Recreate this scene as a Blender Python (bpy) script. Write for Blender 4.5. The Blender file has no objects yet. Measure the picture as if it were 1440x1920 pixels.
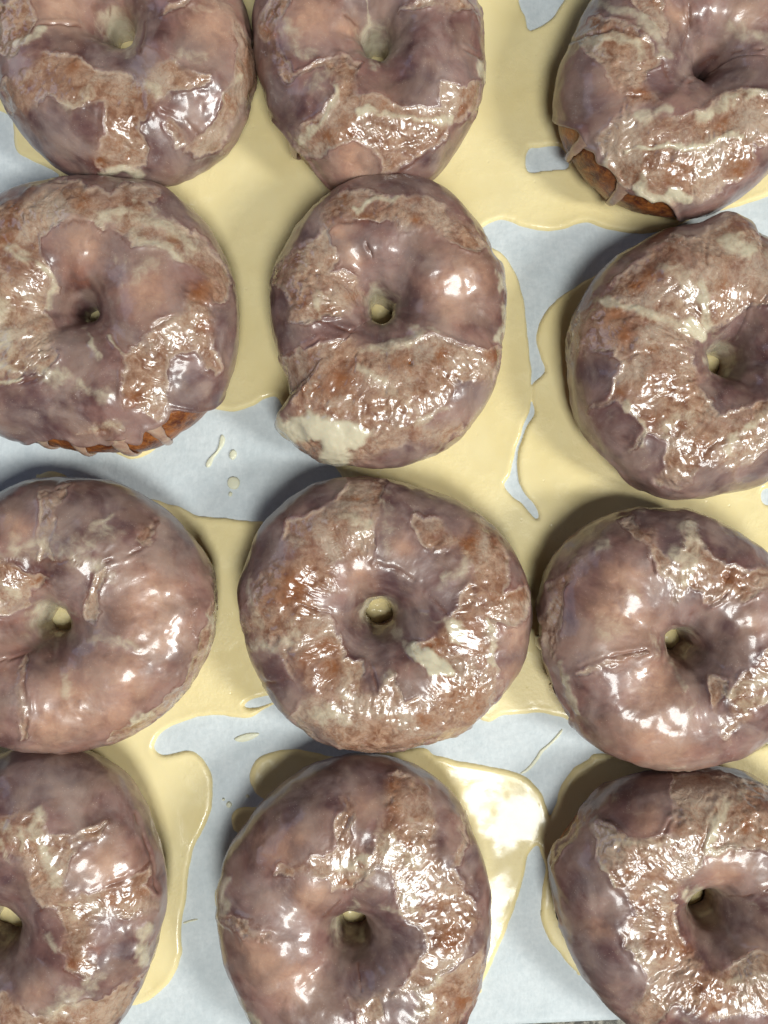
import bpy, math
import numpy as np

# ------------------------------------------------------------------ camera, world, lamps, exposure
S = 0.405 / 1920.0            # metres per photo pixel on the paper
CAMH = 0.36                   # camera height above the paper (m)
sc = bpy.context.scene
C = bpy.data.collections.new('scene'); sc.collection.children.link(C)

cam_d = bpy.data.cameras.new('camera'); cam = bpy.data.objects.new('camera', cam_d); C.objects.link(cam)
cam.location = (0, 0, CAMH); cam.rotation_euler = (0, 0, 0)
cam_d.sensor_fit = 'VERTICAL'; cam_d.angle = 2 * math.atan(960 * S / CAMH)
cam_d.clip_start = 0.01; cam_d.clip_end = 20
cam_d.dof.use_dof = True; cam_d.dof.focus_distance = CAMH - 0.028; cam_d.dof.aperture_fstop = 9.0
sc.camera = cam

w = bpy.data.worlds.new('World'); sc.world = w; w.use_nodes = True
w.node_tree.nodes['Background'].inputs[0].default_value = (0.80, 0.92, 1.0, 1)
w.node_tree.nodes['Background'].inputs[1].default_value = 0.03

def area(name, loc, target, size, sizey, power, col):
    l = bpy.data.lights.new(name, 'AREA'); l.shape = 'RECTANGLE'; l.size = size; l.size_y = sizey
    l.energy = power; l.color = col
    o = bpy.data.objects.new(name, l); C.objects.link(o); o.location = loc
    from mathutils import Vector
    d = Vector(target) - Vector(loc); o.rotation_euler = d.to_track_quat('-Z', 'Y').to_euler()
    return o
area('ceiling_lamp', (0.30, -0.86, 2.00), (0, 0, 0), 0.64, 0.64, 43.0, (0.97, 0.995, 0.97))
area('side_lamp', (1.55, -0.55, 1.45), (0, 0, 0), 0.36, 0.45, 34.0, (0.98, 0.99, 0.96))
area('window_light', (-1.3, 0.55, 0.85), (0, 0, 0), 0.9, 0.7, 3.2, (0.60, 0.68, 1.0))

sc.view_settings.view_transform = 'Standard'; sc.view_settings.look = 'None'
sc.view_settings.exposure = 0.0; sc.view_settings.gamma = 1.0

# ------------------------------------------------------------------ helpers
rng = np.random.RandomState(7)
_perm = rng.permutation(256); _perm = np.concatenate([_perm, _perm, _perm])
_g = rng.normal(size=(256, 3)); _g /= np.linalg.norm(_g, axis=1)[:, None]
def perlin(p):
    i = np.floor(p).astype(int); f = p - i; i &= 255
    u = f * f * f * (f * (f * 6 - 15) + 10)
    out = 0
    for dx in (0, 1):
        for dy in (0, 1):
            for dz in (0, 1):
                h = _perm[_perm[_perm[i[:, 0] + dx] + i[:, 1] + dy] + i[:, 2] + dz] & 255
                g = _g[h]
                d = g[:, 0] * (f[:, 0] - dx) + g[:, 1] * (f[:, 1] - dy) + g[:, 2] * (f[:, 2] - dz)
                wx = u[:, 0] if dx else 1 - u[:, 0]; wy = u[:, 1] if dy else 1 - u[:, 1]; wz = u[:, 2] if dz else 1 - u[:, 2]
                out = out + d * wx * wy * wz
    return out * 1.5
def fbm(p, octs=3, off=0.0):
    a = 1.0; s = 0; t = 0; q = p + off
    for k in range(octs):
        s = s + a * perlin(q); t += a; a *= 0.5; q = q * 2.03 + 17.3
    return s / t
def sstep(a, b, x):
    t = np.clip((x - a) / (b - a), 0, 1); return t * t * (3 - 2 * t)

def seg_dist(px, py, ax, ay, bx, by):
    vx, vy = bx - ax, by - ay; L = vx * vx + vy * vy + 1e-9
    t = np.clip(((px - ax) * vx + (py - ay) * vy) / L, 0, 1)
    return np.hypot(px - ax - t * vx, py - ay - t * vy)
def line_dist(px, py, pts):
    d = np.full(px.shape, 1e9)
    for (a, b) in zip(pts[:-1], pts[1:]): d = np.minimum(d, seg_dist(px, py, a[0], a[1], b[0], b[1]))
    return d
def poly_sd(px, py, pts):     # positive inside
    ins = np.zeros(px.shape, bool); d = np.full(px.shape, 1e9); n = len(pts)
    for i in range(n):
        ax, ay = pts[i]; bx, by = pts[(i + 1) % n]
        d = np.minimum(d, seg_dist(px, py, ax, ay, bx, by))
        if ay != by:
            c = ((ay > py) != (by > py)) & (px < (bx - ax) * (py - ay) / (by - ay) + ax)
            ins ^= c
    return np.where(ins, d, -d)
def catmull(pts, per=8, closed=True):
    P = np.array(pts, float); n = len(P); out = []
    rngi = range(n) if closed else range(n - 1)
    for i in rngi:
        if closed: p0, p1, p2, p3 = P[(i - 1) % n], P[i], P[(i + 1) % n], P[(i + 2) % n]
        else: p0, p1, p2, p3 = P[max(i - 1, 0)], P[i], P[i + 1], P[min(i + 2, n - 1)]
        for k in range(per):
            t = k / per
            out.append(0.5 * (2 * p1 + (p2 - p0) * t + (2 * p0 - 5 * p1 + 4 * p2 - p3) * t * t + (-p0 + 3 * p1 - 3 * p2 + p3) * t ** 3))
    if not closed: out.append(P[-1])
    return np.array(out)
def to_world(px, py, z=0.0):
    k = S * (CAMH - z) / CAMH
    return (px - 720.0) * k, (960.0 - py) * k
def to_px(x, y, z):
    k = CAMH / ((CAMH - z) * S)
    return 720.0 + x * k, 960.0 - y * k

def mesh_obj(name, verts, faces, mat, parent=None, attrs=None, loc=None):
    me = bpy.data.meshes.new(name)
    verts = np.asarray(verts, np.float32); faces = np.asarray(faces, np.int32)
    nf, k = faces.shape
    me.vertices.add(len(verts)); me.vertices.foreach_set('co', verts.ravel())
    me.loops.add(nf * k); me.loops.foreach_set('vertex_index', faces.ravel())
    me.polygons.add(nf); me.polygons.foreach_set('loop_start', np.arange(0, nf * k, k, dtype=np.int32))
    me.polygons.foreach_set('use_smooth', np.ones(nf, bool))
    me.update(calc_edges=True); me.validate()
    if attrs:
        for an, arr in attrs.items():
            a = me.attributes.new(an, 'FLOAT_COLOR', 'POINT')
            a.data.foreach_set('color', np.asarray(arr, np.float32).ravel())
    me.materials.append(mat)
    o = bpy.data.objects.new(name, me); C.objects.link(o)
    if parent: o.parent = parent
    if loc is not None: o.location = loc
    return o
def tag(o, label, cat, group=None, kind=None):
    if label: o['label'] = label
    if cat: o['category'] = cat
    if group: o['group'] = group
    if kind: o['kind'] = kind
    return o

# ------------------------------------------------------------------ materials
class NT:
    def __init__(s, name):
        s.m = bpy.data.materials.new(name); s.m.use_nodes = True; s.t = s.m.node_tree; s.n = s.t.nodes; s.l = s.t.links
        s.b = s.n['Principled BSDF']
    def put(s, inp, v):
        if isinstance(v, bpy.types.NodeSocket): s.l.new(v, inp)
        elif isinstance(v, tuple) and len(v) == 3 and inp.type == 'RGBA': inp.default_value = (*v, 1)
        else: inp.default_value = v
    def set(s, name, v): s.put(s.b.inputs[name], v)
    def math(s, op, a, b=None, c=None, clamp=False):
        n = s.n.new('ShaderNodeMath'); n.operation = op; n.use_clamp = clamp
        s.put(n.inputs[0], a)
        if b is not None: s.put(n.inputs[1], b)
        if c is not None: s.put(n.inputs[2], c)
        return n.outputs[0]
    def mix(s, f, a, b, mode='MIX'):
        n = s.n.new('ShaderNodeMix'); n.data_type = 'RGBA'; n.blend_type = mode; n.clamp_factor = True
        s.put(n.inputs[0], f); s.put(n.inputs[6], a); s.put(n.inputs[7], b); return n.outputs[2]
    def ramp(s, v, lo, hi, a=0.0, b=1.0):
        n = s.n.new('ShaderNodeMapRange'); n.interpolation_type = 'SMOOTHSTEP'
        for i, x in enumerate((v, lo, hi, a, b)): s.put(n.inputs[i], x)
        return n.outputs[0]
    def pos(s): 
        g = s.n.new('ShaderNodeNewGeometry'); return g.outputs['Position']
    def noise(s, scale, detail=3.0, rough=0.5, dist=0.0, vec=None, stretch=None):
        n = s.n.new('ShaderNodeTexNoise'); v = vec if vec is not None else s.pos()
        if stretch:
            m = s.n.new('ShaderNodeMapping'); s.l.new(v, m.inputs[0]); m.inputs['Rotation'].default_value = (0, 0, stretch[3]); m.inputs['Scale'].default_value = stretch[:3]; v = m.outputs[0]
        s.l.new(v, n.inputs['Vector']); n.inputs['Scale'].default_value = scale; n.inputs['Detail'].default_value = detail
        n.inputs['Roughness'].default_value = rough; n.inputs['Distortion'].default_value = dist
        return n.outputs['Fac']
    def vor(s, scale, feature='F1', vec=None):
        n = s.n.new('ShaderNodeTexVoronoi'); n.feature = feature; s.l.new(vec if vec is not None else s.pos(), n.inputs['Vector']); n.inputs['Scale'].default_value = scale
        return n.outputs['Distance']
    def bump(s, h, dist, strength=1.0, prev=None):
        n = s.n.new('ShaderNodeBump'); s.put(n.inputs['Height'], h); n.inputs['Distance'].default_value = dist; n.inputs['Strength'].default_value = strength
        if prev is not None: s.l.new(prev, n.inputs['Normal'])
        return n.outputs[0]
    def attr(s, name):
        n = s.n.new('ShaderNodeAttribute'); n.attribute_name = name
        sp = s.n.new('ShaderNodeSeparateColor'); s.l.new(n.outputs['Color'], sp.inputs[0])
        return sp.outputs[0], sp.outputs[1], sp.outputs[2], n.outputs['Alpha']

def glaze_material():
    m = NT('dried_sugar_glaze')
    sd, W, B, R = m.attr('fa'); D, FL, SP, CR = m.attr('fb')
    nf = m.noise(900, 4, 0.6); nm = m.noise(260, 4, 0.6, 0.6); nl = m.noise(70, 4, 0.6, 0.5); nl2 = m.noise(55, 5, 0.6, 0.8, stretch=(1, 1, 1, .7))
    nw = m.noise(210, 2, 0.5, 1.4)
    line = m.math('MULTIPLY', m.math('ABSOLUTE', m.math('SUBTRACT', nw, 0.5)), 2.0)   # 0 along crease lines
    # signed distance to the torn-skin patches, edge frayed by fine noise (units: 20 px)
    e = m.math('ADD', sd, m.math('MULTIPLY', m.math('SUBTRACT', nm, 0.5), 0.60))
    e = m.math('ADD', e, m.math('MULTIPLY', m.math('SUBTRACT', nf, 0.5), 0.25))
    soft = m.ramp(SP, 0.0, 0.8, 1.25, 0.12)
    T = m.ramp(e, m.ramp(SP, 0, 0.8, -0.5, -0.05), soft)
    skin = m.mix(m.ramp(nl, 0.34, 0.66), (0.088, 0.040, 0.037), (0.222, 0.114, 0.095))
    skin = m.mix(m.math('MULTIPLY', m.math('MULTIPLY', R, m.ramp(nm, 0.2, 0.7, 0.5, 1.0)), 0.85), skin, (0.50, 0.285, 0.185))
    skin = m.mix(m.math('MULTIPLY', B, m.ramp(nm, 0.3, 0.7, 0.15, 0.60)), skin, (0.24, 0.075, 0.038))
    skin = m.mix(m.math('MULTIPLY', D, 0.70), skin, (0.070, 0.037, 0.043))
    skin = m.mix(m.math('MULTIPLY', m.ramp(nl2, 0.36, 0.75), m.math('MULTIPLY_ADD', R, -0.40, 0.58)), skin, (0.375, 0.285, 0.248))
    tan = m.mix(m.ramp(nm, 0.32, 0.68), (0.165, 0.068, 0.036), (0.37, 0.225, 0.145))
    tan = m.mix(m.ramp(nl, 0.40, 0.70, 0, 0.45), tan, (0.26, 0.150, 0.120))
    bb = m.math('ADD', B, m.math('MULTIPLY', m.math('SUBTRACT', nm, 0.5), 1.3))
    tan = m.mix(m.ramp(bb, 0.15, 0.95, 0, 0.80), tan, (0.215, 0.070, 0.020))
    tan = m.mix(m.math('MULTIPLY', m.ramp(m.math('ADD', nl2, m.math('MULTIPLY', nf, 0.3)), 0.56, 0.84), 0.70), tan, (0.46, 0.37, 0.28))
    tan = m.mix(m.math('MULTIPLY', D, 0.35), tan, (0.15, 0.078, 0.070))
    col = m.mix(T, skin, tan)
    fl = m.ramp(m.math('ADD', FL, m.math('MULTIPLY', m.math('SUBTRACT', nm, 0.5), 0.35)), -0.18, 0.30)
    col = m.mix(m.math('MULTIPLY', fl, 0.26), col, (0.40, 0.275, 0.20))
    col = m.mix(m.math('MULTIPLY', m.math('SUBTRACT', 1.0, m.ramp(line, 0.0, 0.10)), m.math('MULTIPLY_ADD', T, 0.26, 0.04)), col, (0.20, 0.085, 0.042))
    rim = m.math('SUBTRACT', 1.0, m.ramp(m.math('ABSOLUTE', m.math('SUBTRACT', e, 0.10)), 0.0, 0.25))
    col = m.mix(m.math('MULTIPLY', rim, m.math('MULTIPLY', SP, 0.42)), col, (0.50, 0.39, 0.30))
    drk = m.math('SUBTRACT', 1.0, m.ramp(m.math('ABSOLUTE', m.math('ADD', e, 0.16)), 0.0, 0.13))  # torn-edge shadow put into the colour as a thin brown line
    col = m.mix(m.math('MULTIPLY', drk, m.math('MULTIPLY', SP, m.ramp(nm, 0.4, 0.6, 0.1, 0.6))), col, (0.12, 0.045, 0.028))
    wn = m.math('ADD', m.math('MULTIPLY', m.math('SUBTRACT', nm, 0.5), 0.9), m.math('MULTIPLY', m.math('SUBTRACT', nl, 0.5), 0.8))
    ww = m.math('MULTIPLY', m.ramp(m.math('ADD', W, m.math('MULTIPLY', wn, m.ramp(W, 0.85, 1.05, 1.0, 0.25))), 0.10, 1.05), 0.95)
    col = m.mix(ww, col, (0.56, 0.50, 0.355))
    col = m.mix(m.math('MULTIPLY', CR, 0.6), col, (0.13, 0.048, 0.028))
    v = m.vor(1100); spk = m.math('MULTIPLY', m.math('LESS_THAN', v, 0.17), m.ramp(nm, 0.45, 0.7))
    col = m.mix(m.math('MULTIPLY', spk, 0.42), col, (0.62, 0.50, 0.42))  # pale sugar specks, strengthened as tiny painted highlights
    m.set('Base Color', col)
    rough = m.mix(T, (0.36, 0.36, 0.36), (0.24, 0.24, 0.24))
    m.set('Roughness', m.mix(ww, rough, (0.22, 0.22, 0.22)))
    m.set('Specular IOR Level', 0.36)
    m.set('Coat Weight', m.math('MULTIPLY_ADD', T, 0.25, 0.55)); m.set('Coat Roughness', m.ramp(T, 0, 1, 0.13, 0.11)); m.set('Coat IOR', 1.42)
    m.set('Subsurface Weight', 0.12); m.set('Subsurface Radius', (1.0, 0.45, 0.25)); m.b.inputs['Subsurface Scale'].default_value = 0.0025
    crink = m.ramp(m.noise(95, 2, 0.5), 0.42, 0.66, 0.10, 1.0)
    wetz = m.math('MULTIPLY', m.math('MULTIPLY_ADD', T, 0.85, 0.15), m.math('MULTIPLY', crink, m.math('SUBTRACT', 1.05, ww)))
    n1 = m.bump(m.math('MULTIPLY', line, wetz), 0.00026)
    nc = m.bump(m.math('MULTIPLY', m.noise(260, 1, 0.5), m.math('MULTIPLY_ADD', T, 0.75, 0.25)), 0.00026, 1.0, n1)
    n2 = m.bump(nf, 0.00006, 1.0, nc)
    m.l.new(n2, m.b.inputs['Normal']); m.l.new(nc, m.b.inputs['Coat Normal'])
    return m.m

def dough_material():
    m = NT('fried_dough')
    n1 = m.noise(120, 4, 0.6, 0.5); n2 = m.noise(700, 4, 0.65)
    col = m.mix(m.ramp(n1, 0.35, 0.66), (0.075, 0.016, 0.007), (0.27, 0.085, 0.018))
    col = m.mix(m.ramp(n2, 0.45, 0.72, 0, 0.5), col, (0.42, 0.17, 0.04))
    m.set('Base Color', col); m.set('Roughness', 0.38); m.set('Coat Weight', 0.25); m.set('Coat Roughness', 0.2)
    b = m.bump(n2, 0.0004); b = m.bump(n1, 0.0012, 1.0, b); m.l.new(b, m.b.inputs['Normal'])
    return m.m

def puddle_material(name='wet_cream_glaze', c0=(0.69, 0.575, 0.295), c1=(0.74, 0.635, 0.355)):
    m = NT(name)
    nl = m.noise(30, 3, 0.5); nf = m.noise(500, 3, 0.6)
    col = m.mix(m.ramp(nl, 0.3, 0.7), c0, c1)
    m.set('Base Color', col); sk = m.ramp(m.noise(38, 3, 0.6), 0.42, 0.60); m.set('Roughness', m.ramp(sk, 0, 1, 0.14, 0.36)); m.set('Specular IOR Level', m.ramp(sk, 0, 1, 0.30, 0.15)); nsk = m.math('MULTIPLY', m.noise(420, 4, 0.7), sk)
    m.set('Subsurface Weight', 0.12); m.set('Subsurface Radius', (1, .8, .4)); m.b.inputs['Subsurface Scale'].default_value = 0.0015
    b = m.bump(nf, 0.00004); b = m.bump(nsk, 0.00028, 1.0, b); b = m.bump(m.noise(1500, 2, 0.5), 0.000025, 1.0, b)
    v = m.vor(130); b = m.bump(m.ramp(v, 0.0, 0.10), 0.00012, 1.0, b)
    m.l.new(b, m.b.inputs['Normal'])
    return m.m

def paper_material():
    m = NT('parchment')
    a = m.noise(420, 5, 0.7); b_ = m.noise(60, 4, 0.6); c = m.noise(1500, 3, 0.7)
    f = m.noise(900, 3, 0.6, 0.5, stretch=(1, 0.35, 1, 0.3))
    col = m.mix(m.ramp(a, 0.30, 0.70), (0.505, 0.548, 0.560), (0.580, 0.615, 0.622))
    col = m.mix(m.ramp(b_, 0.40, 0.70, 0, 0.40), col, (0.43, 0.485, 0.505))
    col = m.mix(m.ramp(f, 0.45, 0.8, 0, 0.5), col, (0.62, 0.67, 0.68))
    col = m.mix(m.ramp(m.noise(18, 4, 0.65, 0.5), 0.45, 0.68, 0, 0.35), col, (0.40, 0.445, 0.46))
    m.set('Base Color', col); m.set('Roughness', 0.65); m.set('Specular IOR Level', 0.2)
    bb = m.bump(c, 0.00006); bb = m.bump(a, 0.00018, 1.0, bb); bb = m.bump(b_, 0.0009, 1.0, bb); m.l.new(bb, m.b.inputs['Normal'])
    return m.m
def tray_material():
    m = NT('worn_dark_metal')
    n = m.noise(350, 5, 0.7); col = m.mix(m.ramp(n, .4, .65), (0.028, 0.026, 0.022), (0.13, 0.12, 0.10))
    m.set('Base Color', col); m.set('Metallic', 0.7); m.set('Roughness', 0.45); m.l.new(m.bump(n, 0.0002), m.b.inputs['Normal'])
    return m.m
TH = puddle_material('thin_glaze_film', (0.60, 0.60, 0.46), (0.63, 0.62, 0.47))
GL, DO, PU, PA, TR = glaze_material(), dough_material(), puddle_material(), paper_material(), tray_material()

# ------------------------------------------------------------------ surface: tray and parchment
def grid(x0, x1, y0, y1, nx, ny, fz):
    xs = np.linspace(0, 1, nx); ys = np.linspace(0, 1, ny); U, V = np.meshgrid(xs, ys)
    X = x0 + (x1 - x0) * U; Y = y0(U) + (y1 - y0(U)) * V if callable(y0) else y0 + (y1 - y0) * V
    Z = fz(X, Y); v = np.stack([X.ravel(), Y.ravel(), Z.ravel()], 1)
    i = np.arange((ny - 1) * (nx)).reshape(ny - 1, nx)[:, :-1].ravel()
    return v, np.stack([i, i + 1, i + nx + 1, i + nx], 1)
def tray_z(X, Y):
    return np.full(X.shape, -0.0035)
v, f = grid(-0.30, 0.30, -0.36, 0.36, 3, 3, tray_z)
o = mesh_obj('tray_surface', v, f, TR); tag(o, None, None, kind='structure')
def paper_z(X, Y):
    p = np.stack([X.ravel() * 14, Y.ravel() * 14, X.ravel() * 0 + 3.1], 1)
    return (fbm(p, 2) * 0.0003 - 0.0003).reshape(X.shape)
# lower paper edge runs slightly uphill to the right, just inside the frame
v, f = grid(-0.24, 0.24, lambda U: -0.2023 + 0.027 * (U - 0.64) + 0.0004*np.sin(U*23), 0.30, 200, 200, paper_z)
nb = 200
# give the sheet thickness: bottom skin
v2 = v.copy(); v2[:, 2] -= 0.0002
f2 = f[:, ::-1] + len(v)
edge = np.arange(nb); skirt = np.stack([edge[:-1], edge[:-1] + len(v), edge[1:] + len(v), edge[1:]], 1)
o = mesh_obj('parchment_paper', np.vstack([v, v2]), np.vstack([f, f2, skirt]), PA)
tag(o, 'pale blue-white parchment paper sheet lying under all the glazed donuts', 'parchment paper')

# ------------------------------------------------------------------ glaze puddles: height field with snapped rim
def puddle(name, polys, holes, thick, rimw, step, label, cat, group=None, seed=0, smooth=6):
    polys = [catmull(p, smooth) for p in polys]; holes = [catmull(p, smooth) for p in holes]
    allp = np.vstack(polys); x0, y0 = allp.min(0) - 3 * step; x1, y1 = allp.max(0) + 3 * step
    x0 = max(x0, -70); x1 = min(x1, 1510); y0 = max(y0, -70); y1 = min(y1, 1990)
    nx = int((x1 - x0) / step) + 2; ny = int((y1 - y0) / step) + 2
    X, Y = np.meshgrid(x0 + step * np.arange(nx), y0 + step * np.arange(ny)); X = X.ravel(); Y = Y.ravel()
    def sdf(X, Y):
        p = np.stack([X / 34, Y / 34, X * 0 + seed], 1)
        wx = fbm(p, 2) * 3.0; wy = fbm(p, 2, 31.7) * 3.0
        d = np.full(X.shape, -1e9)
        for P in polys: d = np.maximum(d, poly_sd(X + wx, Y + wy, P))
        for H in holes: d = np.minimum(d, -poly_sd(X + wx, Y + wy, H))
        return d
    d = sdf(X, Y)
    D = d.reshape(ny, nx)
    gy, gx = np.gradient(D, step)
    cell = (D[:-1, :-1] + D[1:, :-1] + D[:-1, 1:] + D[1:, 1:]) / 4 > 0
    idx = np.arange(nx * ny).reshape(ny, nx)
    fa = np.stack([idx[:-1, :-1][cell], idx[1:, :-1][cell], idx[1:, 1:][cell], idx[:-1, 1:][cell]], 1)
    # rim vertices: used, and touching an unused cell
    cnt = np.zeros((ny, nx), int)
    for (a, b) in ((0, 0), (1, 0), (0, 1), (1, 1)): cnt[a:ny - 1 + a, b:nx - 1 + b] += cell
    rim = ((cnt > 0) & (cnt < 4)).ravel()
    gx = gx.ravel(); gy = gy.ravel(); gl = gx * gx + gy * gy + 0.05
    X = X.copy(); Y = Y.copy()
    for it in range(2):
        dd = sdf(X[rim], Y[rim]) if it else d[rim]
        X[rim] -= np.clip(dd * gx[rim] / gl[rim], -step, step); Y[rim] -= np.clip(dd * gy[rim] / gl[rim], -step, step)
    dn = np.clip(d, 0, None); dn[rim] = 0
    t = np.clip(dn / rimw, 0, 1); prof = np.sqrt(np.clip(1 - (1 - t) ** 2, 0, 1))
    p = np.stack([X / 90, Y / 90, X * 0 + 5 + seed], 1)
    h = thick * prof * (1 + 0.10 * np.exp(-((dn - rimw * 1.1) / (rimw * .6)) ** 2)) * (0.86 + 0.22 * fbm(p, 2))
    h = h + 0.00003 * fbm(p * 6, 2) * t
    wx, wy = to_world(X, Y)
    used = np.zeros(nx * ny, bool); used[fa.ravel()] = True
    remap = np.cumsum(used) - 1
    V = np.stack([wx, wy, h + 0.00005], 1)[used]; Fc = remap[fa]
    # bottom rim tucks into the paper
    V[rim[used], 2] = -0.0004
    cx, cy = V[:, 0].mean(), V[:, 1].mean()
    V[:, 0] -= cx; V[:, 1] -= cy
    o = mesh_obj(name, V, Fc, TH if 'drop' in name else PU, loc=(cx, cy, 0))
    return tag(o, label, cat, group)

MAIN = [(-90,-90),(1540,-90),(1540,330),(1440,368),(1380,388),(1320,402),(1250,432),(1190,437),(1150,432),(1100,417),(1060,428),(1030,432),(985,427),(940,412),(905,426),(885,445),(925,465),(952,485),(970,520),(983,570),(990,630),(997,700),(995,760),(981,800),(966,850),(957,890),(946,911),(962,932),(980,944),(1000,969),(1008,972),(1010,964),(1000,944),(980,920),(970,880),(973,840),(987,800),(1001,775),(997,745),(1000,720),(1015,705),(1021,690),(1008,650),(1010,610),(1030,575),(1060,550),(1110,520),(1180,490),(1320,560),(1540,700),(1540,1250),(1300,1250),(1110,1352),(1050,1344),(1000,1337),(940,1344),(905,1352),(800,1300),(600,1300),(505,1325),(470,1346),(440,1346),(400,1342),(350,1350),(310,1370),(292,1390),(291,1406),(310,1416),(340,1409),(365,1412),(386,1430),(397,1460),(398,1500),(392,1530),(378,1560),(362,1595),(354,1640),(350,1680),(341,1730),(339,1790),(325,1830),(290,1868),(245,1888),(150,1900),(0,1800),(-90,1700),(-90,1150),(60,1050),(66,903),(75,889),(97,883),(120,889),(140,905),(200,940),(250,930),(320,945),(370,965),(420,972),(510,976),(600,960),(645,915),(631,878),(600,830),(540,775),(520,745),(497,747),(470,763),(430,771),(385,766),(330,780),(300,835),(262,858),(220,852),(150,800),(45,818),(20,812),(0,700),(-90,600),(-60,500),(100,420),(150,380),(115,338),(104,322),(70,305),(35,288),(25,262),(22,225),(0,208),(-90,180)]
HOLES = [[(968,-60),(973,0),(985,30),(992,55),(1012,50),(1030,38),(1050,12),(1062,-10),(1066,-60)],
         [(991,281),(1010,276),(1050,276),(1066,298),(1062,316),(1020,320),(988,320)],
         [(1428,925),(1440,915),(1480,915),(1480,948),(1435,945)],
         [(458,1322),(475,1311),(505,1306),(520,1314),(500,1322),(470,1328)]]
puddle('glaze_puddle', [MAIN], HOLES, 0.0012, 9, 2.6, 'large cream glaze puddle spreading between the upper donuts and down to the lower left', 'glaze puddle', 'cream glaze puddles on the parchment', 1)
LOW = [(476,1482),(468,1455),(480,1425),(510,1410),(560,1406),(640,1420),(720,1412),(790,1402),(815,1416),(850,1424),(900,1433),(950,1444),(990,1460),(1014,1485),(1026,1515),(1032,1530),(1042,1510),(1050,1480),(1068,1450),(1100,1425),(1130,1412),(1250,1440),(1390,1410),(1440,1395),(1540,1380),(1540,1800),(1300,1800),(1100,1829),(1080,1822),(1050,1790),(1022,1750),(1014,1710),(1016,1670),(1023,1630),(1014,1600),(1006,1586),(992,1600),(985,1630),(975,1670),(955,1730),(930,1790),(905,1845),(885,1870),(700,1900),(520,1850),(430,1720),(408,1707),(402,1690),(402,1672),(413,1655),(440,1600),(452,1570),(438,1556),(434,1530),(448,1516),(480,1513),(505,1505),(490,1495)]
puddle('glaze_puddle.001', [LOW], [], 0.0012, 9, 2.6, 'smaller cream glaze puddle under the bottom middle and bottom right donuts', 'glaze puddle', 'cream glaze puddles on the parchment', 4)

def ell(x, y, a, b, rot=0, n=12):
    r = math.radians(rot)
    return [(x + a * math.cos(t) * math.cos(r) - b * math.sin(t) * math.sin(r), y + a * math.cos(t) * math.sin(r) + b * math.sin(t) * math.cos(r)) for t in np.linspace(0, 2 * math.pi, n, endpoint=False)]
DROPS = [([ell(437,852,7,10)], 'small round cream glaze drop on bare paper, upper of two below the upper left donuts', .0009),
 ([ell(438,905,12,13)], 'larger round cream glaze drop on bare paper left of the brown center donut', .0010),
 ([ell(432,926,4,5)], 'tiny cream glaze dot just under the larger round drop', .0005),
 ([[(416,814),(421,822),(418,836),(410,848),(402,858),(396,872),(388,876),(386,868),(394,856),(404,845),(409,834),(411,820)]], 'thin curved glaze streak on bare paper under the upper left donuts', .0005),
 ([[(440,1386),(455,1377),(475,1372),(486,1376),(474,1386),(460,1392),(446,1392)]], 'flat oblong glaze smear on bare paper below the middle left gap', .0006),
 ([ell(430,1509,6,6)], 'small glaze bead on shaded paper beside the bottom middle donut', .0008),
 ([ell(464,1493,3.4,3.4)], 'tiny glaze bead nearest the rim of the small puddle lobe', .0006),
 ([ell(419,1500,3,2.6)], 'tiniest glaze bead on shaded paper, left of the small bead', .0005),
 ([[(1052,1368),(1055,1372),(1040,1392),(1018,1412),(1000,1438),(980,1452),(977,1449),(996,1432),(1012,1408),(1036,1388)]], 'long thin slanting glaze streak on bare paper below the middle right donut', .0003),
 ([[(344,1729),(356,1724),(370,1722),(371,1725),(358,1728),(346,1733)]], 'short thin glaze streak on bare paper right of the lower left puddle', .0003)]
for i, (pl, lab, th) in enumerate(DROPS):
    wdt = min(np.ptp(np.array(pl[0])[:, 0]), np.ptp(np.array(pl[0])[:, 1])) * .45
    if 'streak' in lab: wdt = 4
    puddle('glaze_drop' if i == 0 else 'glaze_drop.%03d' % i, pl, [], th * .7, wdt, 1.0 if wdt > 3.5 else 0.7, lab, 'glaze drop', 'glaze drops and streaks spilled on the paper', 10 + i, 4)

# ------------------------------------------------------------------ donuts
CROP = {1:(0,0,.34722),2:(460,0,1/3),3:(940,0,.34722),4:(0,320,1/3),5:(480,320,.36111),6:(960,380,1/3),7:(0,880,1/3),8:(420,880,.41667),9:(980,920,.31944),10:(0,1380,1/3),11:(380,1400,.40278),12:(960,1400,1/3)}
DON = {}
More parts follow.
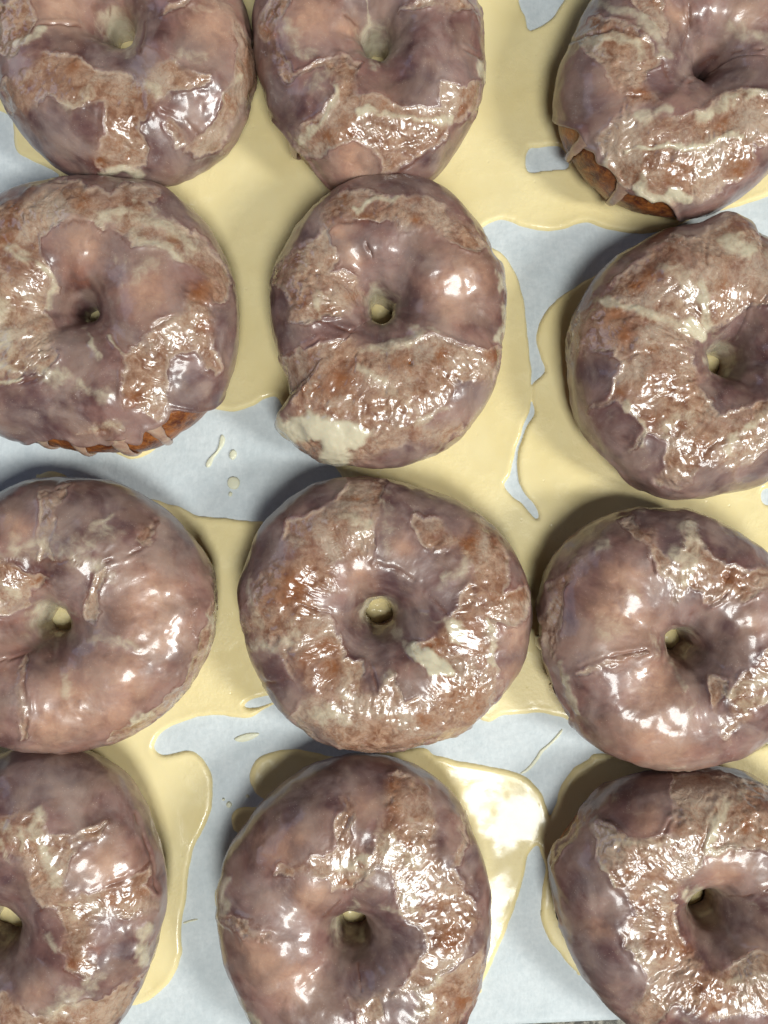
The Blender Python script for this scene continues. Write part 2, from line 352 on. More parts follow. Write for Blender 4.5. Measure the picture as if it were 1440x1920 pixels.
# outline (photo px), hole (x,y,r), exposed hem ranges (deg image, amount), T patches, W strokes (pts,r,strength), B/R/D blobs, cracks G  -- feature coords in crop px
DON[1] = dict(out=[(475,130),(470,50),(445,-20),(395,-90),(320,-140),(230,-155),(130,-140),(50,-85),(5,-10),(-12,70),(-8,130),(10,195),(40,250),(80,292),(130,322),(200,341),(300,342),(350,325),(410,290),(442,250),(462,205)],
 hole=(247,102,16), hem=[(120,150,.35)],
 T=[[(230,300),(340,310),(440,330),(520,390),(620,390),(680,430),(780,430),(850,350),(920,320),(990,350),(1050,400),(1130,430),(1130,470),(1040,480),(940,520),(870,570),(860,640),(780,650),(750,700),(800,800),(790,900),(700,920),(560,910),(510,890),(560,800),(580,640),(570,560),(480,590),(400,600),(320,550),(260,520),(180,600),(140,640),(60,600),(30,480),(60,430),(130,400),(200,330)],[(0,40),(150,0),(200,60),(180,200),(110,330),(20,300),(-40,200)],[(1120,0),(1260,80),(1320,180),(1400,300),(1420,480),(1340,590),(1250,700),(1190,800),(1080,840),(1000,820),(1120,700),(1200,600),(1240,420),(1280,260),(1230,120),(1150,40),(1060,20),(960,60),(880,110),(900,60),(1000,10)],[(880,620),(980,680),(1030,780),(960,800),(900,700)]],
 W=[([(110,250),(200,230),(240,190)],34,.8),([(540,930),(640,930),(760,930)],28,.9),([(800,470),(860,520)],34,.6),([(360,580),(450,560),(500,500)],44,.55),([(1000,300),(1100,330)],40,.5),([(30,30),(90,60)],24,.6),([(1230,600),(1210,500),(1290,430)],16,.6),([(1000,90),(1120,60)],40,.4),([(690,200),(720,290)],50,.55)],
 B=[(610,760,90),(720,850,50),(1300,400,80),(760,500,60),(1240,560,60),(390,380,50),(60,190,40),(540,870,60),(660,60,80)], R=[(330,60,170),(1150,160,150),(660,130,80)], D=[(300,700,170),(330,240,90),(560,290,100),(720,370,70),(900,800,120)],
 G=[[(880,600),(1000,640),(1080,740)],[(240,150),(330,145),(440,160)],[(600,40),(560,200)],[(780,60),(800,180),(770,290)]])
DON[2] = dict(out=[(908,130),(905,60),(885,-20),(840,-90),(770,-135),(690,-148),(610,-135),(540,-90),(495,-30),(478,40),(477,100),(485,150),(503,205),(530,260),(570,310),(620,347),(700,356),(745,354),(810,332),(860,272),(895,210)],
 hole=(706,126,14), hem=[(108,150,.75)],
 T=[[(150,0),(260,0),(230,80),(170,190),(220,330),(290,420),(400,380),(500,330),(600,380),(650,400),(610,480),(640,540),(760,560),(900,600),(1100,620),(1100,480),(1200,480),(1320,480),(1310,600),(1230,680),(1140,710),(1130,780),(1040,850),(900,900),(840,980),(780,990),(760,900),(700,840),(600,790),(520,820),(420,890),(340,890),(290,820),(300,740),(400,660),(500,560),(510,460),(440,400),(300,460),(240,470),(180,400),(140,300),(90,160)],[(880,80),(1000,60),(1090,70),(1290,80),(1330,200),(1300,120),(1200,0),(1000,0)]],
 W=[([(340,800),(430,680),(520,560),(500,480)],26,.8),([(640,640),(800,650),(960,680),(1150,690)],26,.8),([(1320,380),(1330,440)],34,.9),([(690,20),(700,140),(720,300)],18,.7),([(700,300),(720,370)],34,.6),([(480,420),(400,520)],55,.5),([(300,300),(400,330)],34,.5),([(240,140),(280,260)],50,.4)],
 B=[(600,700,90),(480,780,60),(800,580,60),(1200,630,50),(160,200,40),(1240,520,50)], R=[(600,900,140),(380,120,140),(560,170,80)], D=[(160,550,100),(800,260,100),(240,640,90),(1000,450,110),(900,130,90),(1050,880,100)],
 G=[[(560,100),(650,190)],[(1090,70),(1290,80)],[(1200,290),(1320,340)],[(850,980),(1100,800)],[(500,330),(640,400)]])
DON[3] = dict(out=[(1042,200),(1050,130),(1078,60),(1112,5),(1160,-50),(1230,-85),(1310,-92),(1400,-70),(1480,-10),(1530,80),(1540,180),(1515,260),(1440,325),(1390,352),(1340,378),(1290,405),(1240,420),(1170,410),(1110,382),(1070,340),(1046,268)],
 hole=(1292,168,7), hem=[(92,165,1.0)],
 T=[[(380,240),(480,110),(600,110),(740,170),(840,320),(850,380),(790,400),(780,480),(850,560),(720,620),(760,640),(900,640),(1060,620),(1180,540),(1300,490),(1440,520),(1560,620),(1440,780),(1340,780),(1380,900),(1320,960),(1200,1000),(1080,1080),(900,1090),(820,1110),(740,1020),(620,1010),(560,970),(560,880),(520,760),(560,700),(620,640),(680,540),(600,480),(560,400),(480,300),(440,240)],[(700,0),(880,0),(880,80),(880,240),(800,140),(720,60)]],
 W=[([(450,240),(600,200),(720,240),(740,290)],40,.75),([(500,30),(700,80),(820,200),(860,330)],36,.6),([(1060,640),(1180,580),(1300,520),(1400,510)],28,.8),([(680,820),(900,800),(1100,790),(1280,740)],16,.9),([(740,1010),(820,1090),(900,1050),(1000,1060)],28,1),([(760,640),(880,610)],40,.6),([(1250,170),(1440,210)],50,.55),([(560,880),(560,960),(640,1000)],18,.7),([(760,960),(800,1060)],30,.8)],
 B=[(760,530,60),(640,750,80),(1200,700,70),(1280,920,60),(920,950,60),(840,30,50),(520,160,50),(1000,880,60)], D=[(450,600,130),(480,820,70),(1240,400,160),(950,380,90),(820,480,70),(1440,850,60),(600,60,70)], R=[(1300,100,90),(640,460,80),(930,90,70)],
 G=[[(1010,0),(1000,160),(960,300)],[(850,330),(900,450)],[(1060,350),(1200,300),(1400,280)],[(1080,420),(1000,470)],[(380,240),(600,160),(740,200)],[(690,530),(850,540)]])
DON[4] = dict(out=[(447,580),(427,500),(392,430),(342,376),(290,347),(200,338),(100,345),(50,356),(0,385),(-40,440),(-72,520),(-78,620),(-68,710),(-40,775),(0,815),(50,832),(100,841),(170,854),(220,853),(272,850),(330,822),(382,780),(420,730),(441,660)],
 hole=(184,597,11), hem=[(38,118,1.05)],
 T=[[(60,180),(270,90),(440,90),(640,150),(700,90),(860,110),(900,150),(840,200),(870,270),(1000,310),(1130,400),(1230,520),(1290,600),(1270,740),(1200,760),(1190,900),(1240,1100),(1200,1140),(1100,1040),(1000,1040),(940,1060),(960,1200),(940,1340),(900,1400),(760,1340),(700,1340),(700,1050),(800,960),(850,900),(1010,800),(1060,660),(1150,620),(1040,520),(900,440),(760,420),(700,380),(620,330),(520,290),(420,270),(300,340),(220,380),(240,460),(300,600),(340,680),(260,780),(300,880),(340,1060),(300,1120),(120,1180),(0,1220),(-160,1000),(-160,300)],[(450,1480),(560,1420),(700,1400),(700,1470),(560,1500)]],
 W=[([(560,280),(700,240),(880,300),(1040,380),(1080,440)],40,.6),([(760,380),(900,430),(1020,470)],44,.7),([(40,440),(160,500),(300,600),(300,760)],30,.7),([(0,740),(40,860),(40,1000)],90,.65),([(0,1080),(200,1130),(400,1180),(600,1250)],60,.6),([(850,560),(720,560)],70,.45),([(0,1190),(140,1190)],16,.9),([(500,920),(560,1060)],18,.7),([(640,950),(690,1040)],18,.7),([(780,200),(860,250)],36,.5),([(560,1440),(680,1440)],30,.5)],
 B=[(60,400,80),(240,300,50),(480,200,60),(720,340,50),(980,400,50),(0,520,60),(760,1300,70),(1050,850,80),(1130,700,80),(230,930,50),(480,620,90),(1150,880,60)], D=[(1000,230,130),(1250,830,80),(1080,1200,150),(200,1400,200),(430,1000,100),(760,920,70),(640,130,70),(200,600,80),(520,800,90)], R=[(480,400,150),(820,680,160),(850,1100,100)],
 G=[[(0,1200),(140,1200),(250,1160)],[(330,1050),(200,1060)],[(340,340),(420,290),(560,310)],[(700,1050),(700,1250)],[(830,900),(900,880),(1010,800)],[(640,920),(690,1040)]])
DON[5] = dict(out=[(508,590),(511,520),(527,480),(560,420),(602,377),(660,344),(730,335),(800,347),(860,385),(900,430),(922,478),(938,505),(943,540),(945,600),(938,680),(920,740),(888,792),(840,840),(780,865),(705,878),(640,870),(590,860),(545,825),(516,792),(546,768),(541,720),(522,660)],
 hole=(716,594,15), hem=[(130,200,.3)],
 T=[[(300,190),(420,130),(560,110),(720,140),(880,150),(1000,210),(1120,300),(1200,400),(1130,430),(1000,380),(900,330),(760,320),(730,280),(640,260),(520,250),(430,280),(380,330),(400,420),(420,480),(380,540),(540,560),(540,640),(500,760),(300,780),(180,800),(150,620),(90,600),(95,520),(200,420),(330,330),(340,250)],[(150,980),(330,890),(440,870),(560,900),(700,920),(800,900),(900,860),(1000,880),(1130,930),(1250,920),(1270,940),(1220,1080),(1200,1110),(1050,1100),(1000,1180),(1000,1230),(880,1290),(900,1310),(1060,1300),(1080,1330),(930,1450),(850,1440),(780,1420),(650,1470),(560,1530),(400,1530),(300,1500),(150,1380),(110,1320),(190,1280),(210,1200),(180,1100)]],
 W=[([(150,1330),(280,1330),(400,1340),(520,1370)],60,1.15),([(400,1380),(420,1480)],70,1.15),([(1250,490),(1278,620),(1270,800),(1245,890)],22,.95),([(500,210),(600,160),(720,150)],20,.8),([(570,930),(700,930),(860,860)],30,.55),([(560,1020),(620,1080),(720,1150)],30,.6),([(330,650),(340,760)],24,.6),([(280,400),(180,600)],40,.4),([(700,1150),(800,1230)],60,.4),([(800,830),(960,850)],20,.5),([(760,1340),(980,1250)],24,.5)],
 B=[(430,1100,100),(560,250,40),(750,1000,60),(960,950,50),(1210,960,60),(820,270,30),(460,1210,80),(1000,1370,80),(510,650,60),(460,150,40),(800,1040,40),(300,1130,60),(400,480,40)], R=[(1050,580,170),(1000,720,100),(440,330,60),(500,450,70)], D=[(130,700,80),(800,110,90),(800,680,100),(260,330,50),(1150,1180,90),(800,1450,100),(200,860,60),(640,880,60),(880,500,80)],
 G=[[(180,960),(330,880),(430,890)],[(180,800),(300,770),(540,860)],[(580,380),(610,460)],[(930,870),(1130,940)],[(430,280),(640,260),(740,290)],[(600,1400),(640,1350)]], pits=[(798,1000,14,20)])
DON[6] = dict(out=[(1070,640),(1081,580),(1110,530),(1160,480),(1230,440),(1305,422),(1330,410),(1365,405),(1396,420),(1404,442),(1440,462),(1520,560),(1545,680),(1515,800),(1440,900),(1380,920),(1300,933),(1240,931),(1180,900),(1130,852),(1092,792),(1074,730)],
 hole=(1328,690,18), hem=[(150,185,.35),(112,135,.6)],
 T=[[(740,290),(900,200),(1040,210),(1110,150),(1220,80),(1320,140),(1420,250),(1600,300),(1600,560),(1400,580),(1340,600),(1240,640),(1180,680),(1080,720),(1030,800),(1010,920),(1050,1040),(1100,1120),(1160,1180),(1300,1170),(1440,1100),(1560,1200),(1440,1360),(1340,1430),(1260,1480),(1260,1560),(1180,1480),(1060,1500),(1000,1560),(860,1600),(780,1560),(860,1480),(860,1340),(760,1310),(680,1380),(640,1420),(730,1280),(680,1220),(600,1130),(450,1170),(560,1080),(560,980),(640,900),(560,850),(440,860),(340,900),(340,780),(380,640),(450,560),(560,480),(620,420),(760,320)]],
 W=[([(490,560),(700,610),(860,680),(1000,720)],36,.75),([(980,700),(1040,760)],40,1),([(1200,230),(1340,270)],60,.8),([(1060,480),(1100,620),(1090,700)],36,.8),([(820,380),(960,420),(1000,560),(880,640)],60,.45),([(1440,1180),(1300,1280),(1200,1380)],36,.75),([(720,1360),(740,1290),(640,1140)],20,.6),([(860,1250),(1000,1180)],70,.45),([(1080,900),(1100,960)],34,.7),([(1120,800),(1140,700)],50,.4)],
 B=[(760,420,60),(1190,490,60),(740,1070,50),(560,640,70),(640,760,60),(780,820,50),(780,1200,50),(1050,1360,60),(620,1080,40),(700,480,50),(1300,120,40)], D=[(480,960,110),(580,1200,100),(760,1400,100),(650,330,70),(960,280,90),(1350,700,130),(1250,1150,100),(1120,1560,120),(1400,350,40),(1400,1500,70),(1300,920,120)], R=[(900,1050,90),(1400,1330,60)],
 G=[[(1080,260),(1080,360),(1000,410)],[(820,960),(870,1040)],[(930,480),(850,530),(800,620)],[(1300,330),(1220,380),(1240,430)],[(1010,1450),(1160,1340),(1320,1310)]])
DON[7] = dict(out=[(403,1110),(385,1050),(350,1000),(290,945),(220,905),(140,894),(60,900),(0,925),(-50,965),(-95,1030),(-122,1150),(-108,1250),(-70,1330),(0,1386),(45,1400),(90,1405),(170,1402),(240,1381),(300,1342),(350,1290),(390,1220),(404,1160)],
 hole=(124,1160,19), hem=[(88,112,.7)],
 T=[[(240,120),(300,130),(400,90),(340,240),(310,370),(320,500),(240,510),(230,380),(240,250)],[(800,310),(880,290),(850,420),(780,440),(740,400)],[(-60,480),(60,510),(160,580),(300,600),(180,660),(180,760),(60,800),(0,820),(-60,800)],[(160,1030),(180,1060),(150,1160),(160,1300),(180,1400),(150,1520),(120,1520),(130,1400),(110,1250),(120,1120)],[(540,600),(600,560),(560,700),(580,800),(560,880),(510,840),(500,740)],[(1180,560),(1240,700),(1230,900),(1150,1050),(1050,1220),(880,1400),(600,1540),(640,1470),(840,1350),(1000,1200),(1100,1000),(1170,850)]],
 W=[([(100,440),(300,440),(480,400),(600,360)],80,.5),([(440,500),(560,540)],60,.55),([(560,300),(640,260)],34,.6),([(560,950),(700,960),(780,1000)],40,.55),([(380,1150),(400,1300)],36,.5),([(360,760),(420,800)],40,.5),([(0,640),(80,700)],40,.5),([(1180,830),(1190,900)],20,.8),([(760,1390),(860,1370)],24,.8),([(560,640),(640,600)],50,.4)],
 B=[(240,660,90),(110,900,150),(40,860,90),(200,800,90),(60,1150,60)], R=[(850,720,210),(900,920,220),(420,1300,230),(100,330,110),(700,1180,170),(300,1430,140),(650,1350,140)], D=[(600,200,230),(1000,350,90),(500,640,60),(420,1000,90),(200,1100,90),(150,200,100),(1000,1050,80)],
 G=[[(0,510),(240,515),(420,510),(520,600),(500,740)],[(600,520),(740,480),(800,440),(880,290)],[(180,1040),(150,1200),(170,1400),(140,1520)],[(0,1080),(200,1030),(260,980)]])
DON[8] = dict(out=[(448,1120),(460,1060),(490,990),(540,935),(600,905),(680,895),(760,908),(840,930),(900,965),(950,1020),(985,1090),(996,1160),(985,1230),(950,1290),(900,1345),(840,1380),(760,1400),(690,1409),(620,1395),(550,1350),(500,1290),(465,1210)],
 hole=(712,1146,18), hem=[],
 T=[[(510,140),(560,50),(620,40),(720,60),(720,130),(680,240),(680,330),(660,400),(560,400),(500,430),(510,560),(430,560),(460,640),(500,740),(540,860),(620,860),(640,980),(680,1000),(770,930),(800,1030),(900,1000),(920,940),(870,840),(850,800),(960,740),(1000,660),(1060,620),(1110,440),(1050,360),(960,380),(880,340),(830,240),(880,210),(960,240),(1020,280),(1100,280),(1120,200),(1220,300),(1280,400),(1260,560),(1320,520),(1370,560),(1350,640),(1300,710),(1220,680),(1230,900),(1220,1050),(1150,1160),(1080,1150),(1000,1210),(830,1250),(700,1290),(560,1270),(420,1190),(300,1110),(380,1010),(300,900),(260,830),(140,790),(90,690),(130,560),(160,450),(240,420),(290,400),(260,330),(300,240),(420,200)]],
 W=[([(560,190),(620,260),(660,250)],34,.6),([(720,120),(740,260),(730,380)],50,.4),([(1020,680),(1050,740)],40,.85),([(850,810),(920,860),(1000,890)],32,1.1),([(930,830),(940,910)],30,1.1),([(780,730),(820,800)],25,.7),([(130,470),(130,620),(180,720)],24,.5),([(130,770),(240,820),(300,780)],30,.5),([(400,1080),(540,1120)],44,.6),([(560,880),(560,1000),(620,900)],40,.4),([(740,960),(720,1080)],44,.45),([(1000,500),(1090,400)],50,.5),([(1190,680),(1210,860)],18,.7),([(300,700),(340,740)],44,.45),([(900,650),(980,680)],20,.5)],
 B=[(460,290,80),(320,520,90),(600,110,60),(1100,330,60),(1270,590,70),(1110,720,70),(430,780,80),(380,840,60),(940,800,60),(970,920,80),(1100,1030,80),(1180,1080,60),(900,1130,50),(1340,510,30),(250,560,60),(480,900,50)], D=[(420,140,90),(900,130,170),(200,360,90),(240,950,140),(1300,850,80),(960,600,90),(690,960,40),(640,760,100),(800,520,110),(870,680,90),(430,1160,60)], R=[(600,450,80),(1300,760,70),(800,350,60),(1290,900,60)],
 G=[[(690,420),(780,450),(860,490)],[(150,930),(220,960),(300,930)],[(930,560),(1000,640)],[(800,230),(870,300)],[(650,860),(690,990)],[(310,640),(340,600),(460,640)]])
DON[9] = dict(out=[(1008,1150),(1020,1090),(1047,1038),(1092,990),(1150,962),(1220,953),(1290,957),(1370,990),(1440,1050),(1482,1130),(1492,1220),(1470,1320),(1420,1390),(1350,1425),(1260,1441),(1190,1430),(1110,1396),(1060,1342),(1025,1270),(1008,1205)],
 hole=(1254,1196,16), hem=[(132,190,.8)],
 T=[[(570,180),(640,150),(700,210),(780,220),(780,300),(860,410),(800,480),(740,400),(730,320),(640,270)],[(930,150),(980,150),(1020,280),(1100,390),(1240,420),(1330,470),(1420,430),(1440,400),(1560,500),(1440,600),(1200,640),(1060,670),(1040,600),(960,560),(920,640),(880,680),(860,600),(860,520),(780,480),(860,420),(960,340),(940,240)],[(480,990),(700,940),(620,980),(540,1010),(440,1050),(320,1070),(320,1050)],[(180,560),(300,400),(380,380),(360,400),(240,600),(220,900),(220,1000),(140,980),(110,800)],[(1560,850),(1440,900),(1330,1030),(1220,1150),(1210,1300),(1090,1360),(1180,1440),(1300,1330),(1440,1220),(1560,1100)],[(1080,1080),(1180,1100),(1200,1180),(1160,1250),(1100,1300)]],
 W=[([(960,200),(1000,300),(990,420),(940,520)],55,.75),([(880,370),(960,400)],50,.7),([(440,340),(480,320)],38,.7),([(240,1000),(270,1180),(310,1290)],28,.75),([(700,120),(660,120)],24,.7),([(860,1010),(940,1180)],18,.5),([(1240,1170),(1440,1100)],56,.55),([(600,780),(480,800),(640,640)],90,.35),([(740,860),(780,950)],50,.4),([(1450,1200),(1300,1240)],44,.5),([(850,1610),(950,1610)],16,.6),([(700,1100),(900,1300)],90,.25)],
 B=[(1200,510,60),(590,960,50),(450,1340,28),(820,1470,16),(660,1550,32),(1060,400,30),(180,700,60),(520,990,40),(1190,530,40)], D=[(900,170,160),(1200,300,170),(880,310,90),(980,620,60),(1200,950,190),(270,750,60),(1000,1100,60),(1000,800,80)], R=[(560,750,210),(760,1150,190),(800,1450,220),(600,520,130),(1350,780,90)],
 G=[[(260,1060),(460,980),(620,950),(700,930)],[(930,740),(1060,680),(1200,600)],[(760,480),(740,400)]], pits=[(1195,500,22,40)])
DON[10] = dict(out=[(305,1640),(290,1570),(260,1500),(212,1440),(150,1410),(70,1401),(0,1415),(-90,1450),(-170,1520),(-220,1620),(-230,1720),(-205,1830),(-140,1930),(-50,2000),(60,2015),(150,1985),(210,1935),(242,1890),(272,1830),(292,1770),(306,1700)],
 hole=(32,1708,25), hem=[],
 T=[[(-60,420),(80,440),(200,400),(240,450),(300,560),(440,560),(480,520),(600,470),(560,560),(440,620),(400,680),(380,780),(400,880),(520,870),(640,830),(740,780),(840,720),(850,760),(800,840),(860,900),(880,960),(760,1020),(640,1000),(540,1020),(520,1180),(560,1300),(470,1340),(400,1300),(340,1200),(380,1080),(340,960),(260,960),(200,860),(140,700),(60,640),(-60,660)],[(40,1440),(200,1560),(380,1500),(560,1470),(760,1330),(820,1300),(700,1500),(620,1640),(0,1640),(0,1480)]],
 W=[([(230,420),(200,500),(280,680),(330,800)],44,.7),([(40,480),(80,560)],50,.45),([(560,1350),(400,1460),(280,1540)],66,.65),([(820,1080),(800,1240)],44,.75),([(0,600),(60,680)],24,.6),([(120,500),(130,620)],18,.6),([(360,940),(460,980)],44,.45),([(290,1100),(330,1200)],24,.5),([(480,520),(600,470)],20,.4)],
 B=[(340,330,40),(540,950,60),(800,860,60),(420,1270,50),(540,1190,30),(420,740,40),(660,940,80),(20,640,60),(480,1580,80)], D=[(120,280,170),(400,250,160),(820,520,70),(100,1100,140),(130,1300,130),(700,1180,90),(60,800,60)], R=[(600,720,150),(450,1120,70),(200,1430,90)],
 G=[[(360,570),(440,560),(560,520),(600,470)],[(400,880),(520,860),(740,780),(840,700)],[(750,440),(840,650),(870,860)],[(80,1100),(30,1240)]])
DON[11] = dict(out=[(412,1690),(420,1620),(450,1560),(500,1500),(560,1450),(630,1423),(700,1417),(770,1432),(830,1475),(872,1530),(902,1600),(920,1680),(918,1760),(902,1830),(880,1890),(850,1940),(780,2005),(680,2030),(580,2010),(505,1950),(460,1880),(425,1800)],
 hole=(664,1706,20), hem=[],
 T=[[(630,220),(680,200),(710,290),(690,420),(760,490),(800,480),(820,340),(840,160),(900,120),(1060,180),(1080,300),(1080,500),(1150,560),(1240,700),(1300,800),(1200,960),(1100,1060),(980,1140),(840,1180),(840,1260),(740,1300),(680,1160),(780,1150),(940,1120),(960,1080),(1030,960),(1050,880),(1000,810),(920,770),(890,640),(880,570),(800,560),(700,640),(600,660),(600,600),(500,590),(400,600),(340,600),(380,550),(500,510),(520,500),(580,530),(630,470),(620,380),(650,290)],[(1120,280),(1200,320),(1220,440),(1180,540),(1140,540),(1200,420)],[(110,780),(180,800),(260,830),(330,850),(330,890),(240,890),(160,850)],[(1000,1140),(1200,1000),(1300,900),(1260,1180),(1180,1290),(1000,1290)]],
 W=[([(850,440),(900,480),(960,520)],64,.65),([(700,540),(760,600)],64,.45),([(640,560),(760,520)],34,.6),([(110,620),(100,780)],28,.75),([(180,1180),(280,1290)],28,.75),([(1060,1200),(980,1260)],64,.6),([(940,620),(980,740)],50,.5),([(1100,1060),(1020,1130)],34,.6),([(820,740),(960,770)],14,.5),([(700,340),(760,380)],34,.4),([(700,730),(700,770)],30,.6)],
 B=[(890,180,50),(950,440,30),(1040,470,30),(660,640,40),(1150,900,80),(1250,1180,80),(880,280,40)], D=[(400,220,190),(850,590,50),(850,900,210),(1150,600,60),(760,120,130),(700,1100,110),(180,1000,60),(1260,500,60)], R=[(350,450,100),(430,1080,130),(270,960,110),(760,250,70),(520,680,90),(460,400,60)],
 G=[[(330,590),(280,480)],[(640,160),(700,300),(630,440)],[(730,1010),(740,1120)],[(570,780),(640,700)],[(1150,600),(1200,640),(1260,700)],[(110,780),(260,830)]])
DON[12] = dict(out=[(1037,1650),(1042,1600),(1068,1550),(1112,1500),(1180,1465),(1260,1447),(1340,1443),(1420,1460),(1500,1520),(1560,1600),(1580,1700),(1560,1820),(1500,1920),(1420,1980),(1320,2000),(1235,1965),(1172,1912),(1110,1850),(1070,1790),(1048,1730)],
 hole=(1299,1668,19), hem=[(165,185,.6),(205,228,.7)],
 T=[[(890,160),(1060,140),(1200,170),(1440,240),(1600,400),(1600,640),(1300,560),(1100,560),(1040,640),(1020,720),(940,740),(900,860),(910,1000),(960,1080),(1060,1240),(1160,1260),(1340,1160),(1600,1100),(1600,1500),(1300,1480),(1060,1520),(1000,1480),(940,1430),(880,1460),(800,1560),(700,1540),(640,1450),(720,1380),(760,1300),(700,1200),(620,1120),(600,1000),(700,940),(640,830),(560,760),(480,640),(470,540),(440,440),(500,430),(640,490),(800,510),(880,480),(900,330)],[(240,700),(300,560),(420,440),(440,320),(400,330),(300,500),(230,640)]],
 W=[([(1180,320),(1120,480),(1100,540)],48,.8),([(1100,570),(1280,570)],30,.7),([(480,440),(640,520),(800,560),(900,520)],44,.5),([(1270,210),(1280,330)],30,.5),([(640,1130),(780,1180)],54,.4),([(1160,1300),(1300,1320),(1440,1280)],44,.5),([(860,1440),(960,1500)],44,.35),([(860,900),(900,1000)],34,.4),([(980,830),(1020,790)],40,.8),([(500,640),(560,760)],20,.6),([(1440,900),(1340,860)],34,.4)],
 B=[(940,460,60),(1120,200,80),(1300,440,60),(1400,500,50),(530,590,30),(650,670,30),(960,1130,60),(860,1150,50),(1440,1400,40),(400,400,70),(800,740,40),(250,840,40)], D=[(700,260,170),(440,740,140),(500,1200,190),(1200,900,170),(560,950,90),(1440,340,80),(1150,1100,100)], R=[(760,400,90),(1200,680,150),(500,1000,80),(1340,1150,100)],
 G=[[(1440,780),(1320,820),(1200,830)],[(480,430),(640,490),(830,510),(890,400)],[(540,660),(640,820),(720,940)],[(1060,560),(1100,420),(1180,300)]])
LAB = {1:'glazed ring donut in the top left corner, tan torn band below its hole',
 2:'glazed ring donut at the top centre, wet orange stripe across its lower half',
 3:'glazed ring donut in the top right corner, bare brown side and drips at its base',
 4:'donut left in the second row, golden bare base with drips along its bottom edge',
 5:'centre donut of the second row, thick cream glaze blob on its lower left',
 6:'glazed donut right in the second row, knobbly torn lump on its top edge',
 7:'smooth orange-tinted glazed ring donut at the left of the third row',
 8:'roundest, most wrinkled donut, small white glaze dab beside its hole, third row centre',
 9:'glazed donut right in the third row, long curved highlight and rough left side',
 10:'glazed ring donut in the bottom left corner, mostly cut off by the frame',
 11:'glazed ring donut at the bottom centre, purple upper left and wet cracked right side',
 12:'donut in the bottom right corner with a plain dark patch at its upper left'}

ZEQ, HT = 0.0155, 0.037
def profile(phi):
    c, s = np.cos(phi), np.sin(phi)
    et = np.where(s > 0, np.where(c < 0, 0.74, 0.90), 0.62)
    t = 0.5 + 0.5 * np.sign(c) * np.abs(c) ** et
    zeq = 0.0060 + (ZEQ - 0.0060) * t ** 1.2
    z = np.where(s > 0, zeq + (HT - zeq) * np.abs(s) ** np.where(c < 0, 0.92, 0.92), zeq - zeq * np.abs(s) ** 0.8)
    return t, z
def ring_curves(d, n):
    out = catmull(d['out'], 10)
    ox, oy = to_world(out[:, 0], out[:, 1], 0.0175)
    cx, cy = ox.mean(), oy.mean()
    hx, hy = to_world(d['hole'][0], d['hole'][1], 0.007); hr = (d['hole'][2] + 7) * S
    ang = np.unwrap(np.arctan2(oy - cy, ox - cx)); r = np.hypot(ox - cx, oy - cy)
    if ang[-1] < ang[0]: ang = ang[::-1]; r = r[::-1]
    th = np.linspace(0, 2 * np.pi, n, endpoint=False)
    a2 = np.concatenate([ang - 2 * np.pi, ang, ang + 2 * np.pi]); o_ = np.argsort(a2)
    rr = np.interp(th, a2[o_], np.tile(r, 3)[o_])
    # mild smoothing
    rr = (np.roll(rr, 1) + 2 * rr + np.roll(rr, -1)) / 4
    return cx, cy, hx, hy, hr, th, rr
def surf(d, th, rr, cx, cy, hx, hy, hr, PHI, seed):
    TH = th[None, :]; t, z = profile(PHI)
    q = np.stack([np.cos(th) * 1.3, np.sin(th) * 1.3, th * 0 + seed * 3.7], 1)
    wob = 1 + 0.22 * perlin(q); hh = (1 + 0.07 * perlin(q + 9.1))[None, :]
    ix = hx + hr * wob * np.cos(th); iy = hy + hr * wob * np.sin(th)
    ex = cx + (rr - 0.0006) * np.cos(th); ey = cy + (rr - 0.0006) * np.sin(th)
    X = ix[None] + (ex - ix)[None] * t; Y = iy[None] + (ey - iy)[None] * t
    Z = z * hh
    return X, Y, Z, t
def normals(X, Y, Z, closed_phi=False):
    P = np.stack([X, Y, Z], -1)
    dth = np.roll(P, -1, 1) - np.roll(P, 1, 1)
    dph = np.gradient(P, axis=0)
    n = np.cross(dth, dph); n /= np.linalg.norm(n, axis=-1)[..., None] + 1e-12
    return P, n
def ring_faces(m, n, closed):
    r = np.arange(m - (0 if closed else 1)); c = np.arange(n); R, Cc = np.meshgrid(r, c, indexing='ij')
    a = R * n + Cc; b = R * n + (Cc + 1) % n; c2 = ((R + 1) % m) * n + (Cc + 1) % n; d2 = ((R + 1) % m) * n + Cc
    return np.stack([a.ravel(), b.ravel(), c2.ravel(), d2.ravel()], 1)

